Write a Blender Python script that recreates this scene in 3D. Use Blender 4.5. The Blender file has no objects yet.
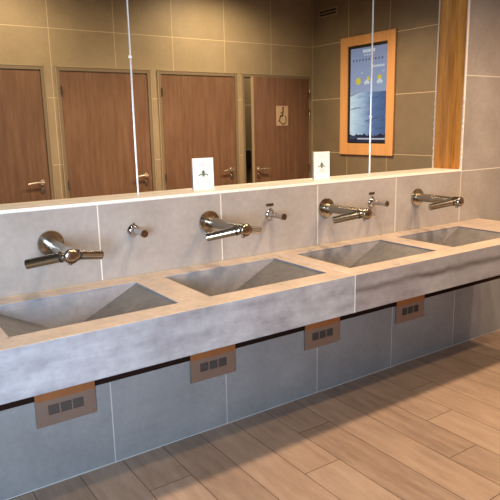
import bpy, bmesh, math, random
from mathutils import Vector, Matrix
random.seed(7)
sc = bpy.context.scene
COL = sc.collection
sc.view_settings.view_transform = 'Standard'
sc.view_settings.look = 'None'
sc.cycles.use_denoising = True
sc.cycles.max_bounces = 10
sc.cycles.caustics_reflective = False
sc.cycles.caustics_refractive = False

# ------------------------------------------------------------------ node helpers
class NT:
    def __init__(s, name):
        s.m = bpy.data.materials.new(name); s.m.use_nodes = True
        s.t = s.m.node_tree; s.t.nodes.clear()
        s.out = s.t.nodes.new('ShaderNodeOutputMaterial')
        s.b = s.t.nodes.new('ShaderNodeBsdfPrincipled')
        s.t.links.new(s.b.outputs[0], s.out.inputs[0])
    def n(s, typ, **kw):
        x = s.t.nodes.new(typ)
        for k, v in kw.items(): setattr(x, k, v)
        return x
    def put(s, inp, v):
        if isinstance(v, bpy.types.NodeSocket): s.t.links.new(v, inp)
        elif isinstance(v, (tuple, list)) and len(v) == 3 and inp.type == 'RGBA': inp.default_value = (*v, 1)
        else: inp.default_value = v
    def M(s, op, a, b=0.0, c=0.0):
        x = s.n('ShaderNodeMath', operation=op)
        s.put(x.inputs[0], a); s.put(x.inputs[1], b); s.put(x.inputs[2], c)
        return x.outputs[0]
    def xyz(s):
        tc = s.n('ShaderNodeTexCoord'); sp = s.n('ShaderNodeSeparateXYZ')
        s.t.links.new(tc.outputs['Object'], sp.inputs[0])
        return tc.outputs['Object'], sp.outputs
    def vec(s, x, y, z):
        c = s.n('ShaderNodeCombineXYZ')
        for i, v in enumerate((x, y, z)): s.put(c.inputs[i], v)
        return c.outputs[0]
    def noise(s, vec, scale, detail=4, rough=.55):
        x = s.n('ShaderNodeTexNoise'); s.put(x.inputs['Vector'], vec)
        x.inputs['Scale'].default_value = scale; x.inputs['Detail'].default_value = detail
        x.inputs['Roughness'].default_value = rough
        return x.outputs['Fac']
    def white(s, vec):
        x = s.n('ShaderNodeTexWhiteNoise', noise_dimensions='3D'); s.put(x.inputs['Vector'], vec)
        return x.outputs['Value']
    def mix(s, f, a, b):
        x = s.n('ShaderNodeMix', data_type='RGBA')
        s.put(x.inputs[0], f); s.put(x.inputs[6], a); s.put(x.inputs[7], b)
        return x.outputs[2]
    def ramp(s, f, *stops):
        x = s.n('ShaderNodeValToRGB'); s.put(x.inputs[0], f)
        e = x.color_ramp.elements
        while len(e) < len(stops): e.new(.5)
        for i, (p, c) in enumerate(stops):
            e[i].position = p; e[i].color = (*c, 1) if len(c) == 3 else c
        return x.outputs[0]
    def bump(s, h, strength=.2, dist=.002):
        x = s.n('ShaderNodeBump'); x.inputs['Strength'].default_value = strength
        x.inputs['Distance'].default_value = dist; s.put(x.inputs['Height'], h)
        s.put(s.b.inputs['Normal'], x.outputs[0])
    def base(s, c, rough=.5, metal=0.0, spec=.5):
        s.put(s.b.inputs['Base Color'], c); s.put(s.b.inputs['Roughness'], rough)
        s.put(s.b.inputs['Metallic'], metal); s.b.inputs['Specular IOR Level'].default_value = spec
        return s.m
    # distance to the nearest grid line
    def grid(s, u, u0, p):
        f = s.M('FRACT', s.M('ADD', s.M('DIVIDE', s.M('SUBTRACT', u, u0), p), 100.5))
        return s.M('MULTIPLY', s.M('ABSOLUTE', s.M('SUBTRACT', f, .5)), p)
    def line(s, d, w): return s.M('LESS_THAN', d, w)

def srgb(r, g, b):
    f = lambda c: (c/255/12.92) if c/255 <= .04045 else ((c/255+.055)/1.055)**2.4
    return (f(r), f(g), f(b))

def plain(name, c, rough=.5, metal=0., var=.06, scale=30):
    k = NT(name); o, x = k.xyz()
    n = k.noise(o, scale, 3)
    a = tuple(v*(1-var) for v in c); b = tuple(min(1, v*(1+var)) for v in c)
    return k.base(k.mix(n, a, b), rough, metal)

def emit(name, c, strength):
    k = NT(name); o, x = k.xyz()
    k.base((0.01, .01, .01), .4)
    k.put(k.b.inputs['Emission Color'], k.mix(k.noise(o, 20), tuple(v*.93 for v in c), c))
    k.b.inputs['Emission Strength'].default_value = strength
    return k.m

def tile(name, ax, u0, pu, z0, pz, c1, c2, grout, w=.0026, rough=.5, axis3=None):
    k = NT(name); o, x = k.xyz()
    u = x[ax]; z = x[2]
    cell = k.vec(k.M('FLOOR', k.M('DIVIDE', k.M('SUBTRACT', u, u0), pu)), k.M('FLOOR', k.M('DIVIDE', k.M('SUBTRACT', z, z0), pz)), float(ax))
    r = k.white(cell)
    n1 = k.noise(o, 3.2, 6, .65); n2 = k.noise(o, 38, 4, .6)
    f = k.M('ADD', k.M('MULTIPLY', n1, .62), k.M('MULTIPLY', n2, .26))
    f = k.M('ADD', f, k.M('MULTIPLY', r, .12))
    col = k.ramp(f, (.3, c1), (.72, c2))
    g = k.M('MAXIMUM', k.line(k.grid(u, u0, pu), w), k.line(k.grid(z, z0, pz), w))
    k.bump(k.M('SUBTRACT', k.M('MULTIPLY', n2, .3), k.M('MULTIPLY', g, 1.0)), .3, .002)
    return k.base(k.mix(g, col, grout), rough)

# ------------------------------------------------------------------ materials
T1, T2, TG = (.27, .24, .22), (.45, .41, .385), (.72, .68, .62)
m_tile_front = tile('taupe_stone_tile_sink_wall', 0, 0., .6, 1.179, .5875, T1, T2, TG)
m_tile_low = tile('shade_toned_tile_low_wall', 0, 0., .6, 0.0035, .5875, (.19, .20, .205), (.33, .34, .345), (.55, .55, .54), w=.0022, rough=.42)  # wall tile with the cool shade under the counter put into its colour
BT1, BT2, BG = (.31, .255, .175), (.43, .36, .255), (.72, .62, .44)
m_tile_back = tile('warm_lit_toned_tile_door_wall', 0, .785, .6, 1.179, .5875, BT1, BT2, BG)  # wall tile with the warm light on the door side put into its colour
m_tile_side = tile('dim_lit_toned_tile_side_wall', 1, -1.688, .58, 1.179, .5875, (.185, .155, .11), (.265, .225, .165), BG)  # darker copy of the door wall tile, dimmer light put into its colour

def floor_mat():
    k = NT('wood_plank_tile'); o, x = k.xyz()
    pw = .2005; x0 = .032
    cx = k.M('DIVIDE', k.M('SUBTRACT', x[0], x0), pw)
    ki = k.M('FLOOR', cx)
    km = k.M('FLOORED_MODULO', k.M('MULTIPLY', ki, -1), 4)
    yo = k.M('ADD', x[1], k.M('ADD', .29, k.M('MULTIPLY', km, .2875)))
    L = 1.15
    yi = k.M('FLOOR', k.M('DIVIDE', yo, L))
    cell = k.vec(ki, yi, 3.)
    r = k.white(cell)
    gx = k.line(k.grid(x[0], x0, pw), .0017); gy = k.line(k.grid(yo, 0., L), .0017)
    g = k.M('MAXIMUM', gx, gy)
    v = k.vec(k.M('ADD', k.M('MULTIPLY', x[0], 1.0), k.M('MULTIPLY', r, 31)), k.M('MULTIPLY', x[1], .13), 0.)
    n1 = k.noise(v, 26, 6, .6); n2 = k.noise(v, 95, 4, .6)
    nb = k.noise(o, 5, 4)
    f = k.M('ADD', k.M('MULTIPLY', n1, .5), k.M('ADD', k.M('MULTIPLY', n2, .2), k.M('ADD', k.M('MULTIPLY', r, .16), k.M('MULTIPLY', nb, .14))))
    col = k.ramp(f, (.26, (.19, .13, .095)), (.5, (.34, .24, .175)), (.74, (.46, .34, .25)))
    k.bump(k.M('SUBTRACT', k.M('MULTIPLY', n2, .4), g), .25, .002)
    return k.base(k.mix(g, col, (.06, .035, .022)), .5)
m_floor = floor_mat()

def slab_mat(nm='grey_stone_counter', stain=False):
    k = NT(nm); o, x = k.xyz()
    n1 = k.noise(o, 3.0, 6, .7); n2 = k.noise(o, 24, 5, .65)
    vs = k.vec(k.M('MULTIPLY', x[0], .5), x[1], k.M('MULTIPLY', x[2], 3.2))
    n3 = k.noise(vs, 5.5, 4, .6)
    f = k.M('ADD', k.M('MULTIPLY', n1, .42), k.M('ADD', k.M('MULTIPLY', n2, .16), k.M('MULTIPLY', n3, .42)))
    col = k.ramp(f, (.34, (.155, .155, .18)), (.5, (.265, .275, .31)), (.66, (.37, .39, .43)))
    if stain:
        wob = k.noise(k.vec(k.M('MULTIPLY', x[0], 3.), 0., 0.), 1.5, 3)
        dz = k.M('ABSOLUTE', k.M('SUBTRACT', x[2], k.M('ADD', .752, k.M('MULTIPLY', wob, .06))))
        band = k.M('MAXIMUM', 0., k.M('SUBTRACT', 1., k.M('DIVIDE', dz, .024)))
        band = k.M('MULTIPLY', band, k.M('MINIMUM', 1., k.M('MULTIPLY', n1, 1.5)))
        col = k.mix(k.M('MULTIPLY', band, .9), k.mix(.4, col, (.15, .12, .12)), (.045, .035, .035))
    k.bump(n2, .08, .001)
    return k.base(col, k.M('ADD', .3, k.M('MULTIPLY', n1, .25)))
m_slab = slab_mat()
m_slab_stained = slab_mat('stained_grey_stone_counter', True)
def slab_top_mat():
    k = NT('lit_toned_counter_top'); o, x = k.xyz()
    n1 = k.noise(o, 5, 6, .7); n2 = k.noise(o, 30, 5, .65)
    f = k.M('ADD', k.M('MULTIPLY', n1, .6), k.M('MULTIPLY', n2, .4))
    col = k.ramp(f, (.33, (.40, .345, .30)), (.52, (.58, .47, .38)), (.68, (.70, .58, .48)))  # warm light and reflections on the top painted in as a paler tan
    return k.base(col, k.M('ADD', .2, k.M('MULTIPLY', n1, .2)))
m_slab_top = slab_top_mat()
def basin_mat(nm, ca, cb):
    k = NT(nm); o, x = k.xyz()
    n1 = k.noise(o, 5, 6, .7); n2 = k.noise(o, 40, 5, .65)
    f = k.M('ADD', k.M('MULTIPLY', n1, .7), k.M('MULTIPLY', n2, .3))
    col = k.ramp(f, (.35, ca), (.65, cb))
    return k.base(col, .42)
m_basin = basin_mat('shade_toned_basin_slope', (.125, .12, .118), (.21, .20, .195))  # same basin stone, darker because the shade on the slopes is painted in
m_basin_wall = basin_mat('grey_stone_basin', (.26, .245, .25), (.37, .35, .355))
m_basin_slot = plain('dark_drain_slot', (.03, .03, .03), .5)

def wood(name, ca, cb, cc, axis=2, sc_=14, rough=.45):
    k = NT(name); o, x = k.xyz()
    mul = [1., 1., 1.]; mul[axis] = .07
    v = k.vec(*[k.M('MULTIPLY', x[i], mul[i]) for i in range(3)])
    n1 = k.noise(v, sc_, 5, .6); n2 = k.noise(v, sc_*5, 4, .6)
    f = k.M('ADD', k.M('MULTIPLY', n1, .65), k.M('MULTIPLY', n2, .35))
    col = k.ramp(f, (.3, ca), (.5, cb), (.7, cc))
    k.bump(n2, .1, .001)
    return k.base(col, rough)
m_door = wood('brown_wood_laminate', (.12, .066, .042), (.19, .108, .07), (.275, .17, .115), 2, 24)
m_orange = wood('orange_oak', (.66, .36, .15), (.76, .43, .19), (.84, .50, .24), 2, 10)
m_cheek = wood('amber_plywood', (.32, .10, .012), (.74, .31, .055), (.97, .52, .14), 2, 22, .75)
m_cheek_dark = wood('dark_plywood_edge', (.10, .035, .01), (.2, .08, .02), (.3, .13, .04), 2, 26)
m_ledge = plain('pale_stone_sill', (.93, .86, .77), .45)
m_caulk = plain('white_silicone', (.85, .83, .80), .6)
m_frame = plain('khaki_painted_metal', (.26, .215, .155), .38, 0.15)
m_frame_edge = plain('pale_gold_edge', (.48, .40, .28), .35, 0.2)
m_chrome = plain('brushed_steel', (.50, .465, .405), .17, 1.0, .05, 60)
m_stem = plain('satin_steel_stem', (.30, .27, .22), .24, 1.0, .05, 60)
m_handle = plain('bright_nickel', (.82, .78, .70), .25, 1.0)
m_chrome_dark = plain('dark_steel', (.42, .35, .29), .22, 1.0, .1, 60)
m_chrome2 = plain('polished_chrome', (.55, .53, .52), .10, 1.0)
m_black = plain('black_plastic', (.015, .015, .017), .35)
m_dark = plain('dark_shade_fill', (.022, .012, .009), .95)  # flat dark colour standing in for the shade of the gap
m_dark.node_tree.nodes['Principled BSDF'].inputs['Specular IOR Level'].default_value = 0
m_ceiling = plain('ceiling_paint', (.10, .09, .08), .9)
m_white_paper = plain('white_card', (.86, .86, .85), .6, 0, .02)
m_ink = plain('dark_green_ink', (.10, .16, .13), .7)
m_ink_pale = plain('pale_grey_ink', (.55, .52, .60), .7)
m_ink_pink = plain('pink_ink', (.80, .52, .48), .7)
m_ink_pale2 = plain('faint_pink_ink', (.80, .70, .66), .7)
m_sign = plain('pale_sign_plate', (.52, .42, .30), .4)
m_sign_dark = plain('brown_sign_symbol', (.07, .045, .03), .5)
m_grille = plain('beige_vent', (.34, .30, .23), .5)
m_plate = plain('brushed_brown_steel', (.245, .19, .16), .36, .45, .1, 12)
m_plate_strip = plain('copper_toned_steel', (.33, .15, .06), .38, .45, .2, 12)
m_slat = plain('dark_louvre', (.025, .022, .02), .5)
m_seam = plain('bright_mirror_edge', (.93, .93, .95), .3, .2)
k = NT('mirror_glass'); k.xyz(); m_mirror = k.base((.93, .92, .88), 0.0, 1.0)

# ------------------------------------------------------------------ mesh helpers
def box(bm, lo, hi, mi=0):
    x0, y0, z0 = lo; x1, y1, z1 = hi
    v = [bm.verts.new(p) for p in ((x0,y0,z0),(x1,y0,z0),(x1,y1,z0),(x0,y1,z0),(x0,y0,z1),(x1,y0,z1),(x1,y1,z1),(x0,y1,z1))]
    for f in ((3,2,1,0),(4,5,6,7),(0,1,5,4),(1,2,6,5),(2,3,7,6),(3,0,4,7)):
        bm.faces.new([v[i] for i in f]).material_index = mi
def lathe(bm, p0, p1, prof, seg=28):
    """prof: list of (t along p0->p1 in metres, radius)"""
    p0 = Vector(p0); d = (Vector(p1)-p0).normalized()
    a = d.orthogonal().normalized(); b = d.cross(a)
    rings = []
    for t, r in prof:
        c = p0 + d*t
        rings.append([bm.verts.new(c + (a*math.cos(q)+b*math.sin(q))*r) for q in [2*math.pi*i/seg for i in range(seg)]])
    for r0, r1 in zip(rings, rings[1:]):
        for i in range(seg):
            j = (i+1) % seg
            bm.faces.new((r0[i], r0[j], r1[j], r1[i])).smooth = True
    bm.faces.new(rings[0][::-1]); bm.faces.new(rings[-1])
def rod(bm, p0, p1, r, seg=24, ch=.0015):
    L = (Vector(p1)-Vector(p0)).length
    lathe(bm, p0, p1, [(0, r-ch), (ch, r), (L-ch, r), (L, r-ch)], seg)
def obj(name, bm, mats, parent=None, bevel=0, autosmooth=False):
    bmesh.ops.recalc_face_normals(bm, faces=bm.faces)
    for e in bm.edges:
        if len(e.link_faces) == 2 and e.calc_face_angle() > .6: e.smooth = False
    me = bpy.data.meshes.new(name); bm.to_mesh(me); bm.free()
    o = bpy.data.objects.new(name, me); COL.objects.link(o)
    for m in (mats if isinstance(mats, (list, tuple)) else [mats]): me.materials.append(m)
    if parent: o.parent = parent
    if bevel:
        md = o.modifiers.new('Bevel', 'BEVEL'); md.width = bevel; md.segments = 2; md.limit_method = 'ANGLE'
    return o
def bmn(): return bmesh.new()
def bx(name, lo, hi, mat, parent=None, bevel=0):
    b = bmn(); box(b, lo, hi); return obj(name, b, mat, parent, bevel)
def tag(o, label=None, cat=None, group=None, kind=None):
    if label: o['label'] = label
    if cat: o['category'] = cat
    if group: o['group'] = group
    if kind: o['kind'] = kind
    return o
def empty(name, loc, label=None, cat=None, group=None, kind=None):
    o = bpy.data.objects.new(name, None); COL.objects.link(o); o.location = loc; o.empty_display_size = .05
    return tag(o, label, cat, group, kind)
def copy_tree(root, loc, label, rotz=None):
    r = root.copy(); COL.objects.link(r); r.location = loc; r['label'] = label
    for ch in [c for c in COL.objects if c.parent == root]:
        c = ch.copy(); COL.objects.link(c); c.parent = r
        for g in [q for q in COL.objects if q.parent == ch]:
            d = g.copy(); COL.objects.link(d); d.parent = c
    return r
def struct(name, bm, mats, label, cat='wall'):
    return tag(obj(name, bm, mats), label, cat, kind='structure')

# ------------------------------------------------------------------ room
XW, XE, YB, H = -2.3, 3.764, -2.866, 2.95
NX, ND = 2.385, .105         # niche right end, niche depth
ZL = 1.191
b = bmn(); box(b, (XW-.1, -4.5, -.1), (XE+.1, .3, 0)); struct('floor', b, m_floor, 'brown wood-look plank floor running towards the sinks', 'floor')
b = bmn(); box(b, (XW-.1, -4.5, H), (XE+.1, .3, H+.1)); struct('ceiling', b, m_ceiling, 'dim ceiling above the washroom', 'ceiling')
# sink wall: low tiles, service gap as a flush band coloured dark for its shade, tiles under the ledge, tiles right of the mirror niche
b = bmn()
box(b, (XW, 0, 0), (XE, .3, .392), 1)
box(b, (XW, .0015, .392), (XE, .3, .52), 2)
box(b, (XW, 0, .52), (XE, .3, ZL-.012), 0)
box(b, (NX+.014, 0, ZL-.012), (XE, .3, H), 0)
box(b, (XW, ND+.004, ZL-.012), (NX+.014, .3, H), 2)
box(b, (XW, 0, 2.45), (NX+.014, ND+.004, H), 0)
struct('wall_front', b, [m_tile_front, m_tile_low, m_dark], 'taupe stone tiled wall behind the sinks and taps')
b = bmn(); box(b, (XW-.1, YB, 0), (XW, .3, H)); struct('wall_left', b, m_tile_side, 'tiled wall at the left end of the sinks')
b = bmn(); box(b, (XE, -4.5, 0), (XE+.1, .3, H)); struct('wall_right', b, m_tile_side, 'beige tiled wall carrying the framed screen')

# door openings
D = [(-.19, .718), (.817, 1.728), (1.803, 2.733), (2.784, 3.753)]
ZT = 2.035
b = bmn()
xs = [XW] + [v for d in D for v in d] + [XE]
for i in range(0, len(xs), 2): box(b, (xs[i], YB-.12, 0), (xs[i+1], YB, ZT))
box(b, (XW, YB-.12, ZT), (XE, YB, H))
struct('wall_back', b, m_tile_back, 'beige tiled wall with a row of toilet doors')
# cubicle behind the ajar door
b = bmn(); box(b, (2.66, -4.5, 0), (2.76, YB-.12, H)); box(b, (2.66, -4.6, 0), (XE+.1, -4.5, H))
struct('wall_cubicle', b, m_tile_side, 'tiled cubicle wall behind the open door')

# ledge, cheek, beads
b = bmn(); box(b, (XW, -.003, ZL-.012), (NX, ND+.004, ZL)); tag(obj('trim_1', b, m_ledge, bevel=.001), 'pale stone ledge along the bottom of the mirror', 'ledge', kind='structure')
b = bmn(); box(b, (NX, .003, ZL), (NX+.014, ND+.004, 2.45)); tag(obj('trim_2', b, m_cheek), 'amber wood board closing the right end of the mirror niche', 'trim', kind='structure')
b = bmn(); box(b, (NX-.001, -.003, ZL-.012), (NX+.014, .004, 2.45)); tag(obj('trim_3', b, m_ledge), 'thin pale edge strip beside the wood board', 'trim', kind='structure')
b = bmn()
z = 1.2
rr = random.Random(3)
while z < 1.60:
    h = rr.uniform(.008, .03); w = rr.uniform(.003, .010)
    lathe(b, (NX+.002, -.006, z), (NX+.002, -.006, z+h), [(0, .0015), (h*.3, w*.6), (h*.7, w*.5), (h, .0015)], 8)
    z += h + rr.choice([0, 0, .004, .015])
tag(obj('trim_4', b, m_caulk), 'ragged bead of white silicone on the tile corner', 'sealant', kind='structure')
b = bmn(); box(b, (XW, -.003, .853), (2.62, 0.0, .856)); tag(obj('trim_5', b, m_grille), 'pale sealant line between counter and wall tiles', 'sealant', kind='structure')

# ------------------------------------------------------------------ mirrors
S = [(XW, .2295, 'mirror panel left of the first bright vertical joint'), (.2335, 1.686, 'wide middle mirror panel between the two bright joints'),
     (1.690, NX, 'narrow right mirror panel next to the wood board')]
for x0, x1, lab in S:
    o = bx('mirror', (x0, ND, ZL), (x1, ND+.004, 2.449), m_mirror); tag(o, lab, 'mirror', 'mirror panels above the sinks')
for x, zc, lab in ((.2315, 1.786, 'bright vertical joint strip at the left of the mirror'), (1.688, 1.523, 'bright vertical joint strip in front of the framed screen reflection')):
    e = empty('mirror_joint', (x, ND, ZL), lab, 'joint strip', 'mirror joint strips')
    bx('strip', (-.0022, -.0035, 0), (.0022, .0, 1.25), m_seam, e)
    b = bmn(); lathe(b, (0, 0, zc-ZL), (0, -.007, zc-ZL), [(0, .007), (.004, .007), (.007, .003)], 16); obj('joint_dot', b, m_seam, e)  # small round pale dot on the joint strip

# ------------------------------------------------------------------ counters with V basins
ZC, ZB, YF = .853, .684, -.596
BY0, BY1 = -.487, -.103
def counter(x0, x1, basins, label, m_slab):
    root = empty('sink_counter', (x0, 0, 0), label, 'counter', 'stone sink counters')
    b = bmn()
    X = [0] + [v-x0 for bb in basins for v in bb] + [x1-x0]
    Y = [YF, BY0, BY1, 0]
    top = {}
    for i, x in enumerate(X):
        for j, y in enumerate(Y): top[i, j] = b.verts.new((x, y, ZC))
    lip = {}
    for i in range(1, len(X)-1):
        for j in (1, 2): lip[i, j] = b.verts.new((X[i], Y[j], ZC-.008))
    for i in range(len(X)-1):
        for j in range(3):
            if j == 1 and i % 2 == 1:
                for a, c in (((i, 1), (i+1, 1)), ((i+1, 1), (i+1, 2)), ((i+1, 2), (i, 2)), ((i, 2), (i, 1))):
                    b.faces.new((top[a], top[c], lip[c], lip[a]))
                continue
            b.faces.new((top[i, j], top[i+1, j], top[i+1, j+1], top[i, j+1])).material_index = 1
    n = len(X)-1
    bot = [b.verts.new(p) for p in ((0, YF, ZB), (X[-1], YF, ZB), (X[-1], 0, ZB), (0, 0, ZB))]
    b.faces.new([top[i, 0] for i in range(n+1)] + [bot[1], bot[0]])
    b.faces.new([top[i, 3] for i in range(n, -1, -1)] + [bot[3], bot[2]])
    b.faces.new([top[0, j] for j in range(3, -1, -1)] + [bot[0], bot[3]])
    b.faces.new([top[n, j] for j in range(4)] + [bot[2], bot[1]])
    b.faces.new(bot[::-1])
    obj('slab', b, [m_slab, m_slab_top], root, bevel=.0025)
    for xa, xb in basins:
        xa -= x0; xb -= x0; c = (xa+xb)/2; w = .018; zt = ZC-.008; zb = .702
        b = bmn()
        def q(*p, mi=0):
            b.faces.new([b.verts.new(v) for v in p]).material_index = mi
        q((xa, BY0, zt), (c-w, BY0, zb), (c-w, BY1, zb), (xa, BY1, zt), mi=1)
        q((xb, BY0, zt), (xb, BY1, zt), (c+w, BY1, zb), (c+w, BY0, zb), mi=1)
        for y in (BY0, BY1): q((xa, y, zt), (c-w, y, zb), (c+w, y, zb), (xb, y, zt))
        bmesh.ops.remove_doubles(b, verts=b.verts, dist=1e-5)
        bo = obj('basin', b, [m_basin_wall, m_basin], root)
        b = bmn()
        q((c-w, BY0, zb), (c+w, BY0, zb), (c+w, BY1, zb), (c-w, BY1, zb))
        b2 = obj('drain_slot', b, m_basin_slot, bo)
    return root
counter(-1.36, .8965, [(-1.22, -.63), (-.49, .105), (.24, .832)], 'grey stone sink counter section at the left, with bluish pale apron', m_slab)
counter(.8985, 2.62, [(.972, 1.568), (1.70, 2.262)], 'grey stone sink counter section at the right, with dark stain along its apron', m_slab_stained)

b = bmn(); box(b, (.8965, YF+.0005, ZB+.001), (.8985, -.001, ZC+.0003)); box(b, (.8965, YF-.0006, ZB+.001), (.8985, YF+.0005, ZC+.0003))
tag(obj('trim_6', b, m_caulk), 'pale joint line between the two counter sections', 'joint', kind='structure')
# ------------------------------------------------------------------ taps
def make_tap(loc, label):
    t = empty('tap', loc, label, 'tap', 'wall taps over the basins')
    b = bmn(); lathe(b, (0, 0, 0), (0, -1, 0), [(0, .052), (.006, .0525), (.010, .050), (.012, .030)], 36); obj('wall_flange', b, m_chrome, t)
    b = bmn(); lathe(b, (0, -.008, 0), (0, -1, 0), [(0, .0245), (.27, .022)], 28); obj('stem', b, m_stem, t)
    b = bmn(); lathe(b, (0, -.262, 0), (0, -1, 0), [(0, .022), (.004, .0275), (.048, .0275), (.050, .026)], 32); hub = obj('hub', b, m_chrome, t)
    b = bmn(); lathe(b, (0, -.3115, 0), (0, -1, 0), [(0, .0245), (.0012, .0235), (.0035, .017), (.0048, .008), (.005, .003)], 32); obj('end_cap', b, m_chrome_dark, hub)
    b = bmn(); rod(b, (0, -.285, -.025), (0, -.285, -.036), .008, 16); obj('water_outlet', b, m_chrome_dark, hub)
    for s in (-1, 1):
        p0 = Vector((s*.016, -.286, -.001)); p1 = Vector((s*.136, -.205, -.030))
        b = bmn(); rod(b, p0, p1, .0185, 28, .002); arm = obj('dryer_arm', b, m_chrome, t)
        d = (p1-p0).normalized()
        b = bmn(); rod(b, p0+d*.012, p0+d*.020, .0205, 28, .001); obj('collar', b, m_black, arm)
        b = bmn(); lathe(b, p1-d*.001, p1+d, [(0, .0135), (.0014, .0125)], 20); obj('arm_cap', b, m_chrome_dark, arm)
    return t
tap = make_tap((-.203, 0, 1.043), 'steel cross-shaped tap over the leftmost basin')
for loc, lab in (((.533, 0, 1.052), 'steel cross-shaped tap above the second basin, right of the small round spout'),
                 ((1.258, 0, 1.05), 'steel cross-shaped tap above the third basin, below the right-hand card'),
                 ((1.985, 0, 1.047), 'steel cross-shaped tap over the farthest basin, nearest the wood board')):
    copy_tree(tap, loc, lab)
tap.rotation_euler = (0, 0, -.05)

def make_soap(loc, label, sensor):
    t = empty('soap_dispenser', loc, label, 'soap dispenser', 'wall soap spouts between the taps')
    b = bmn(); lathe(b, (0, 0, 0), (0, -1, 0), [(0, .0265), (.005, .027), (.008, .025), (.012, .018), (.022, .014)], 28); obj('wall_flange', b, m_chrome2, t)
    b = bmn(); lathe(b, (0, -.012, 0), (0, -1, 0), [(0, .0135), (.085, .0135), (.088, .0165), (.106, .0165), (.108, .015)], 24); sp = obj('spout', b, m_chrome2, t)
    b = bmn(); lathe(b, (0, -.1195, 0), (0, -1, 0), [(0, .0145), (.0012, .0140)], 20); obj('end_cap', b, m_chrome_dark, sp)
    b = bmn(); lathe(b, (0, -.006, .020), (0, -.006, .04), [(0, .008), (.008, .009), (.013, .004)], 16); obj('screw_knob', b, m_chrome2, t)
    if sensor:
        b = bmn(); box(b, (-.022, -.004, .043), (.022, 0, .056)); obj('sensor_plate', b, m_chrome_dark, t, .001)
    return t
make_soap((.152, 0, 1.054), 'short chrome soap spout on the wall between first and second tap', False)
s2 = make_soap((.885, 0, 1.051), 'chrome soap spout under a dark label plate, between second and third tap', True)
copy_tree(s2, (1.600, 0, 1.051), 'chrome soap spout just right of the third tap, under a small plate')

# ------------------------------------------------------------------ vent plates under the counter
def make_vent(loc, label):
    t = empty('vent_plate', loc, label, 'vent plate', 'brown steel vent plates under the counter')
    b = bmn()
    # plate with three openings
    X = [-.127, -.076, -.030, -.024, .022, .028, .074, .127]
    Z = [0, .046, .090, .112]
    for i in range(7):
        for j in range(3):
            if j == 1 and i in (1, 3, 5): continue
            box(b, (X[i], -.012, Z[j]), (X[i+1], -.009, Z[j+1]))
    bmesh.ops.remove_doubles(b, verts=b.verts, dist=1e-5)
    p = obj('plate', b, m_plate, t)
    for sx in (-.127, .124):
        bx('side_return', (sx, -.009, 0), (sx+.003, -.0005, .112), m_plate, t)
    b = bmn()
    box(b, (-.127, -.0125, .112), (.127, -.009, .24))
    obj('upper_strip', b, m_plate_strip, t)  # flat top strip, more orange than the plate below
    g = bmn(); box(g, (-.080, -.004, .042), (.078, -.002, .094)); gr = obj('grille_backing', g, m_slat, t)
    for i in (1, 3, 5):
        b = bmn()
        for q in range(6):
            z = .0475+q*.0072
            vs = [b.verts.new(v) for v in ((X[i], -.0105, z), (X[i+1], -.0105, z), (X[i+1], -.005, z+.0035), (X[i], -.005, z+.0035))]
            b.faces.new(vs)
        obj('louvre', b, m_plate, t)
    for sx in (-.116, .116):
        b = bmn(); lathe(b, (sx, -.012, .014), (sx, -1, .014), [(0, .0045), (.0015, .004), (.002, .002)], 14); obj('screw', b, m_chrome2, t)
    return t
v = make_vent((-.2, 0, .277), 'brown steel vent plate at far left of the low wall, with three louvre groups')
for x, lab in ((.525, 'brown steel vent plate below the second basin, second from the left'), (1.231, 'brown steel vent plate just left of the counter joint, third from the left'), (1.952, 'brown steel vent plate farthest right on the low wall')):
    copy_tree(v, (x, 0, .279), lab)

# ------------------------------------------------------------------ cards on the ledge
def make_card(loc, label, pink):
    t = empty('card', loc, label, 'card', 'white cards leaning on the mirror')
    t.rotation_euler = (math.radians(-.8), 0, 0)
    w = .057; h = .150
    bx('paper', (-w, -.001, 0), (w, .001, h), m_white_paper, t)
    b = bmn()
    def r(x0, z0, x1, z1): box(b, (x0, -.0016, z0), (x1, -.001, z1))
    r(-.006, .062, .006, .088); r(-.003, .088, .003, .094); r(-.010, .080, .010, .086)
    for s in (-1, 1):
        r(s*.006 if s > 0 else -.018, .070, .018 if s > 0 else -.006, .076)
        r(s*.018 if s > 0 else -.026, .066, .026 if s > 0 else -.018, .072)
    obj('green_emblem', b, m_ink, t)
    b = bmn()
    b.free()
    def pr_(nm, m, *q):
        nonlocal b
        b = bmn(); r(*q); obj(nm, b, m, t)
    for q in ((-.024, .124, .020, .1265), (-.022, .114, .016, .1165)): pr_('printed_line', m_ink_pale, *q)
    for q in ((-.033, .026, -.027, .046), (.027, .026, .033, .046)): pr_('grey_mark', m_ink_pale, *q)
    for q in ((-.017, .036, -.009, .056), (-.003, .036, .005, .060), (.010, .036, .018, .056)): pr_('pink_mark', m_ink_pink if pink else m_ink_pale2, *q)
    return t
make_card((.569, .1005, ZL+.0005), 'white card on the mirror ledge above the second tap', False)
make_card((1.315, .1005, ZL+.0005), 'white card on the mirror ledge above the third tap', True)

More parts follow.
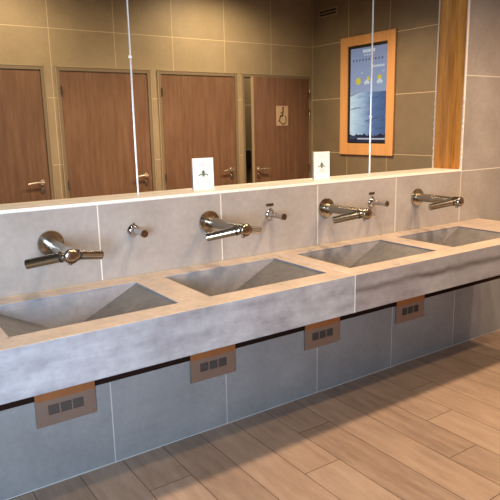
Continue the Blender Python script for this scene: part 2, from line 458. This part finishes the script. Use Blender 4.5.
# ------------------------------------------------------------------ doors
def handle(parent, x, s, z=1.03):
    """s: direction the lever points along x"""
    b = bmn(); rod(b, (x, 0, z), (x, .010, z), .025, 24); h = obj('handle_rose', b, m_handle, parent)
    b = bmn(); rod(b, (x, .008, z), (x, .048, z), .009, 16)
    pts = [(x-s*.008, .048, z), (x+s*.04, .050, z+.004), (x+s*.09, .050, z-.001), (x+s*.135, .048, z-.008)]
    for a, c in zip(pts, pts[1:]): rod(b, a, c, .0095, 14)
    obj('lever', b, m_handle, h)
    b = bmn(); rod(b, (x, 0, z-.07), (x, .010, z-.07), .025, 24); l = obj('lock_rose', b, m_chrome_dark, parent)
    b = bmn(); rod(b, (x, .010, z-.07), (x, .022, z-.07), .009, 14); obj('lock_turn', b, m_chrome, l)
def door(n, x0, x1, hinge_left_px, label, angle=0):
    """door seen from the room (+y side); origin at opening's left end on the wall face"""
    t = empty('door_%d' % n, (x0, YB, 0), label, 'door', None, 'structure')
    W = x1-x0; fw = .034
    b = bmn()
    box(b, (0, -.12, 0), (fw, .010, ZT)); box(b, (W-fw, -.12, 0), (W, .010, ZT)); box(b, (fw, -.12, ZT-fw), (W-fw, .010, ZT))
    fr = obj('door_frame', b, m_frame, t, .002)
    b = bmn()
    box(b, (-.004, .0, 0), (.004, .013, ZT+.004)); box(b, (W-.004, .0, 0), (W+.004, .013, ZT+.004)); box(b, (-.004, .0, ZT-.002), (W+.004, .013, ZT+.005))
    obj('frame_edge', b, m_frame_edge, fr)
    hx = fw+.002 if hinge_left_px else W-fw-.002       # hinge side
    piv = empty('door_leaf_pivot', (0, 0, 0)) if False else None
    lw = W-2*fw-.006
    s = 1 if hinge_left_px else -1
    b = bmn(); box(b, (min(0, s*lw), -.028, .008), (max(0, s*lw), .0, ZT-fw-.004))
    leaf = obj('door_leaf', b, m_door, t, .001)
    leaf.location = (hx, 0.002, 0); leaf.rotation_euler = (0, 0, s*angle)
    if angle:
        b = bmn(); e0 = s*lw
        box(b, (e0-.002, -.029, .008), (e0+.006, .001, ZT-fw-.004)); obj('leaf_edge', b, m_frame_edge, leaf)
    handle(leaf, s*(lw-.062), -s)
    for z in (.25, .99, 1.62, 1.83) if n == 4 else (.25, .99, 1.83):
        b = bmn(); rod(b, (0, .012, z-.035), (0, .012, z+.035), .008, 12); rod(b, (0, .012, z-.045), (0, .012, z+.045), .0045, 10)
        obj('hinge', b, m_chrome_dark, leaf)
    return t, leaf, s, lw
door(1, *D[0], True, 'brown wood door partly reflected at the left of the mirror')
door(2, *D[1], True, 'brown wood door crossed by the left mirror joint')
door(3, *D[2], True, 'brown wood door in the middle, behind the left-hand card')
t4, leaf4, s4, lw4 = door(4, *D[3], False, 'brown wood door standing ajar, with accessibility sign', math.radians(9.2))

# accessibility sign on door 4 (leaf local: hinge at 0, free edge at x=-lw)
sx, sz = -.452, 1.592
sg = bx('accessibility_sign', (sx-.095, .0, sz-.107), (sx+.095, .004, sz+.107), m_sign, leaf4, .001)
b = bmn()
def seg(p, q, w):
    p = Vector((p[0], 0, p[1])); q = Vector((q[0], 0, q[1])); d = (q-p).normalized(); nrm = Vector((-d.z, 0, d.x))*w/2
    lo = [p+nrm, q+nrm, q-nrm, p-nrm]
    A = [b.verts.new((v.x, .0045, v.z)) for v in lo]; B_ = [b.verts.new((v.x, .0065, v.z)) for v in lo]
    b.faces.new(A); b.faces.new(B_)
    for i in range(4): b.faces.new((A[i], A[(i+1) % 4], B_[(i+1) % 4], B_[i]))
# seen from the room (+y side) +x appears on the left, so mirror the usual right-facing figure
def P(x, z): return (sx - x, sz + z)
lathe(b, (sx+.012, .0045, sz+.085), (sx+.012, 1, sz+.085), [(0, .013), (.002, .013)], 16)
seg(P(-.012, .070), P(-.006, .0), .016); seg(P(-.010, .035), P(.028, .030), .011)
seg(P(-.010, .002), P(.034, -.002), .016); seg(P(.032, .002), P(.050, -.060), .014); seg(P(.046, -.060), P(.064, -.054), .011)
pr = None
for i in range(15):
    a = math.radians(125 + i*15)
    c = P(-.012+.050*math.cos(a), -.040+.050*math.sin(a))
    if pr: seg(pr, c, .010)
    pr = c
obj('wheelchair_symbol', b, m_sign_dark, sg)

# dispenser inside the cubicle
e = empty('paper_dispenser', (XE, -4.27, .93), 'black dispenser box on the cubicle wall inside the ajar door', 'dispenser')
bx('case', (-.13, -.14, 0), (-.001, .14, .24), m_black, e, .012)
bx('outlet', (-.10, -.08, -.012), (-.04, .08, 0), m_chrome_dark, e)

# ------------------------------------------------------------------ framed screen on the right wall
# local frame on wall_right: y from right (-2.367) to left (-1.59); z 1.16..2.383
YA, YBs, ZA, ZBs = -2.365, -1.592, 1.163, 2.383
iy0, iy1, iz0, iz1 = -2.252, -1.695, 1.283, 2.287
e = empty('framed_screen', (XE, -1.98, 1.163), 'wood framed upright weather screen on the tiled wall', 'screen')
def loc(y, z): return (y+1.98, z-1.163)
b = bmn()
o_ = [loc(YA, ZA), loc(YBs, ZA), loc(YBs, ZBs), loc(YA, ZBs)]; i_ = [loc(iy0, iz0), loc(iy1, iz0), loc(iy1, iz1), loc(iy0, iz1)]
F = [b.verts.new((-.022, *p)) for p in o_]; G = [b.verts.new((-.022, *p)) for p in i_]
F2 = [b.verts.new((-.001, *p)) for p in o_]; G2 = [b.verts.new((-.001, *p)) for p in i_]
for i in range(4):
    j = (i+1) % 4
    b.faces.new((F[i], F[j], G[j], G[i])); b.faces.new((F2[i], F2[j], G2[j], G2[i]))
    b.faces.new((F[i], F[j], F2[j], F2[i])); b.faces.new((G[i], G[j], G2[j], G2[i]))
obj('wood_frame', b, m_orange, e, .003)
def rect(bm, y0, y1, z0, z1, x, t=.001):
    a = loc(y0, z0); c = loc(y1, z1); box(bm, (x, a[0], a[1]), (x+t, c[0], c[1]))
b = bmn(); rect(b, iy0, iy1, iz0, iz1, -.008, .007); obj('screen_bezel', b, m_black, e)
k = NT('screen_picture'); o, x = k.xyz()
zz = x[2]; yy = x[1]       # z: .12..1.124 ; y: -.27(right) .. .285(left)
up = k.ramp(k.M('DIVIDE', k.M('SUBTRACT', zz, .62), .50), (0, (.30, .37, .55)), (.6, (.22, .28, .45)), (1, (.16, .20, .33)))
side = k.M('DIVIDE', k.M('ADD', yy, .27), .55)
nz = k.noise(k.vec(0., k.M('MULTIPLY', yy, 2.), k.M('MULTIPLY', zz, 9.)), 2.2, 5, .6)
low = k.ramp(k.M('ADD', k.M('MULTIPLY', side, .75), k.M('MULTIPLY', nz, .35)), (.22, (.62, .76, .86)), (.46, (.36, .50, .66)), (.66, (.10, .19, .38)), (.9, (.06, .12, .28)))
tr = k.noise(k.vec(0., yy, zz), 22, 4)
trees = k.M('LESS_THAN', zz, k.M('ADD', .15, k.M('MULTIPLY', tr, .12)))
low = k.mix(trees, low, (.012, .02, .05))
streak = k.M('GREATER_THAN', k.noise(k.vec(0., k.M('MULTIPLY', yy, 1.5), k.M('MULTIPLY', k.M('ADD', zz, k.M('MULTIPLY', yy, -.15)), 14.)), 1.7, 3), .60)
low = k.mix(k.M('MULTIPLY', streak, .6), low, (.05, .09, .18))
col = k.mix(k.M('GREATER_THAN', zz, .645), low, up)
k.base((.01, .01, .01), .15); k.put(k.b.inputs['Emission Color'], col); k.b.inputs['Emission Strength'].default_value = .95
b = bmn(); rect(b, iy0+.034, iy1-.008, iz0+.014, iz1-.03, -.0095, .0015); disp = obj('display', b, k.m, e)
m_sun = emit('sun_icon', (.75, .62, .05), .8); m_cl = emit('cloud_icon', (.75, .85, .88), .75); m_tx = emit('screen_lettering', (.7, .78, .9), .7)
m_tx2 = emit('screen_dark_lettering', (.06, .08, .16), .6)
def disc(bm, y, z, r, x=-.0105):
    a = loc(y, z); lathe(bm, (x, a[0], a[1]), (x-1, a[0], a[1]), [(0, r), (.0006, r)], 20)
for y, z, r in ((-2.10, 1.925, .036), (-1.80, 1.945, .027), (-1.955, 1.945, .02)):
    b = bmn(); disc(b, y, z, r); obj('sun_icon', b, m_sun, disp)
for y in (-1.965, -1.785):
    b = bmn()
    for dy, dz, r in ((-.02, -.012, .018), (.0, .0, .02), (.022, -.01, .018)): disc(b, y-.012+dy, 1.915+dz, r, -.0112)
    obj('cloud_icon', b, m_cl, disp)
def text_row(name, mat, q):
    for a_ in q:
        bb = bmn(); rect(bb, *a_, -.0105); obj(name, bb, mat, disp)
text_row('title_letter', m_tx, [(-2.04+i*.036, -2.04+i*.036+w*.95, 2.205, 2.235) for i, w in enumerate((.03, .03, .034, .03, .026))])
text_row('subtitle_letter', m_tx, [(-2.02+i*.035, -2.0+i*.035, 2.175, 2.188) for i in range(4)])
text_row('side_letter', m_tx, [(-1.90+i*.028, -1.877+i*.028, 2.05, 2.072) for i in range(6)])
text_row('temperature_mark', m_tx, [(y, y+.025, 2.0, 2.01) for y in (-2.06, -1.92, -1.76)])
text_row('footer_bar', m_tx, [(-2.10, -1.71, 1.325, 1.340)])
text_row('weekday_letter', m_tx2, [(-2.18+i*.045, -2.165+i*.045, 2.125, 2.145) for i in range(10)])

# air vent high on the right wall
e = empty('air_vent', (XE, -2.585, 2.645), 'small slotted air vent high in the tiled corner', 'air vent')
b = bmn(); box(b, (-.012, -.15, 0), (-.001, .15, .085)); fr = obj('vent_frame', b, m_grille, e, .002)
for z in (.014, .046):
    bx('slot', (-.014, -.135, z), (-.0122, .135, z+.020), m_slat, e)

# ------------------------------------------------------------------ lights
def area(name, loc_, target, size, energy, color, size_y=None, spread=math.pi):
    l = bpy.data.lights.new(name, 'AREA'); l.energy = energy; l.color = color; l.size = size
    if size_y: l.shape = 'RECTANGLE'; l.size_y = size_y
    l.spread = spread
    o = bpy.data.objects.new(name, l); COL.objects.link(o); o.location = loc_
    o.rotation_euler = (Vector(target)-Vector(loc_)).to_track_quat('-Z', 'Y').to_euler()
    return o
def spot(name, loc_, energy, color, cone=120, blend=.6, r=.035, target=None):
    l = bpy.data.lights.new(name, 'SPOT'); l.energy = energy; l.color = color
    l.spot_size = math.radians(cone); l.spot_blend = blend; l.shadow_soft_size = r
    o = bpy.data.objects.new(name, l); COL.objects.link(o); o.location = loc_
    if target: o.rotation_euler = (Vector(target)-Vector(loc_)).to_track_quat('-Z', 'Y').to_euler()
    return o
WARM = (1.0, .76, .53)
for x, en, wc in ((-.45, 42, WARM), (.75, 108, WARM), (1.9, 175, (1, .71, .46)), (2.72, 155, (1, .66, .40))):
    spot('downlight', (x, -1.36, H-.03), en, wc, 135, .7, .08)
for x, en in ((.35, 80), (2.35, 100)):
    spot('downlight_doors', (x, -2.2, H-.03), en, (1, .74, .44), 165, .8, .05)
area('daylight', (-1.5, -2.75, 1.25), (-.1, 0, .75), 1.0, 66, (.60, .78, 1.0), .9, math.radians(115))
spot('cubicle_lamp', (3.2, -3.7, H-.05), 90, (1, .72, .42), 150, .7, .05)

w = bpy.data.worlds.new('World'); sc.world = w; w.use_nodes = True
w.node_tree.nodes['Background'].inputs[0].default_value = (.5, .5, .55, 1)
w.node_tree.nodes['Background'].inputs[1].default_value = .15

# ------------------------------------------------------------------ camera
cam = bpy.data.cameras.new('Camera'); co = bpy.data.objects.new('Camera', cam); COL.objects.link(co)
yaw, pitch, roll, fpx = -.5974, -.2052, -.0202, 593.45
fw = Vector((-math.sin(yaw)*math.cos(pitch), math.cos(yaw)*math.cos(pitch), math.sin(pitch)))
rt = Vector((math.cos(yaw), math.sin(yaw), 0)); up = rt.cross(fw)
r2 = rt*math.cos(roll)+up*math.sin(roll); u2 = -rt*math.sin(roll)+up*math.cos(roll)
mt = Matrix((r2, u2, -fw)).transposed().to_4x4(); mt.translation = Vector((-.856, -2.3768, 1.4836))
co.matrix_world = mt
cam.sensor_width = 36; cam.lens = fpx/500*36; cam.clip_start = .02
sc.camera = co
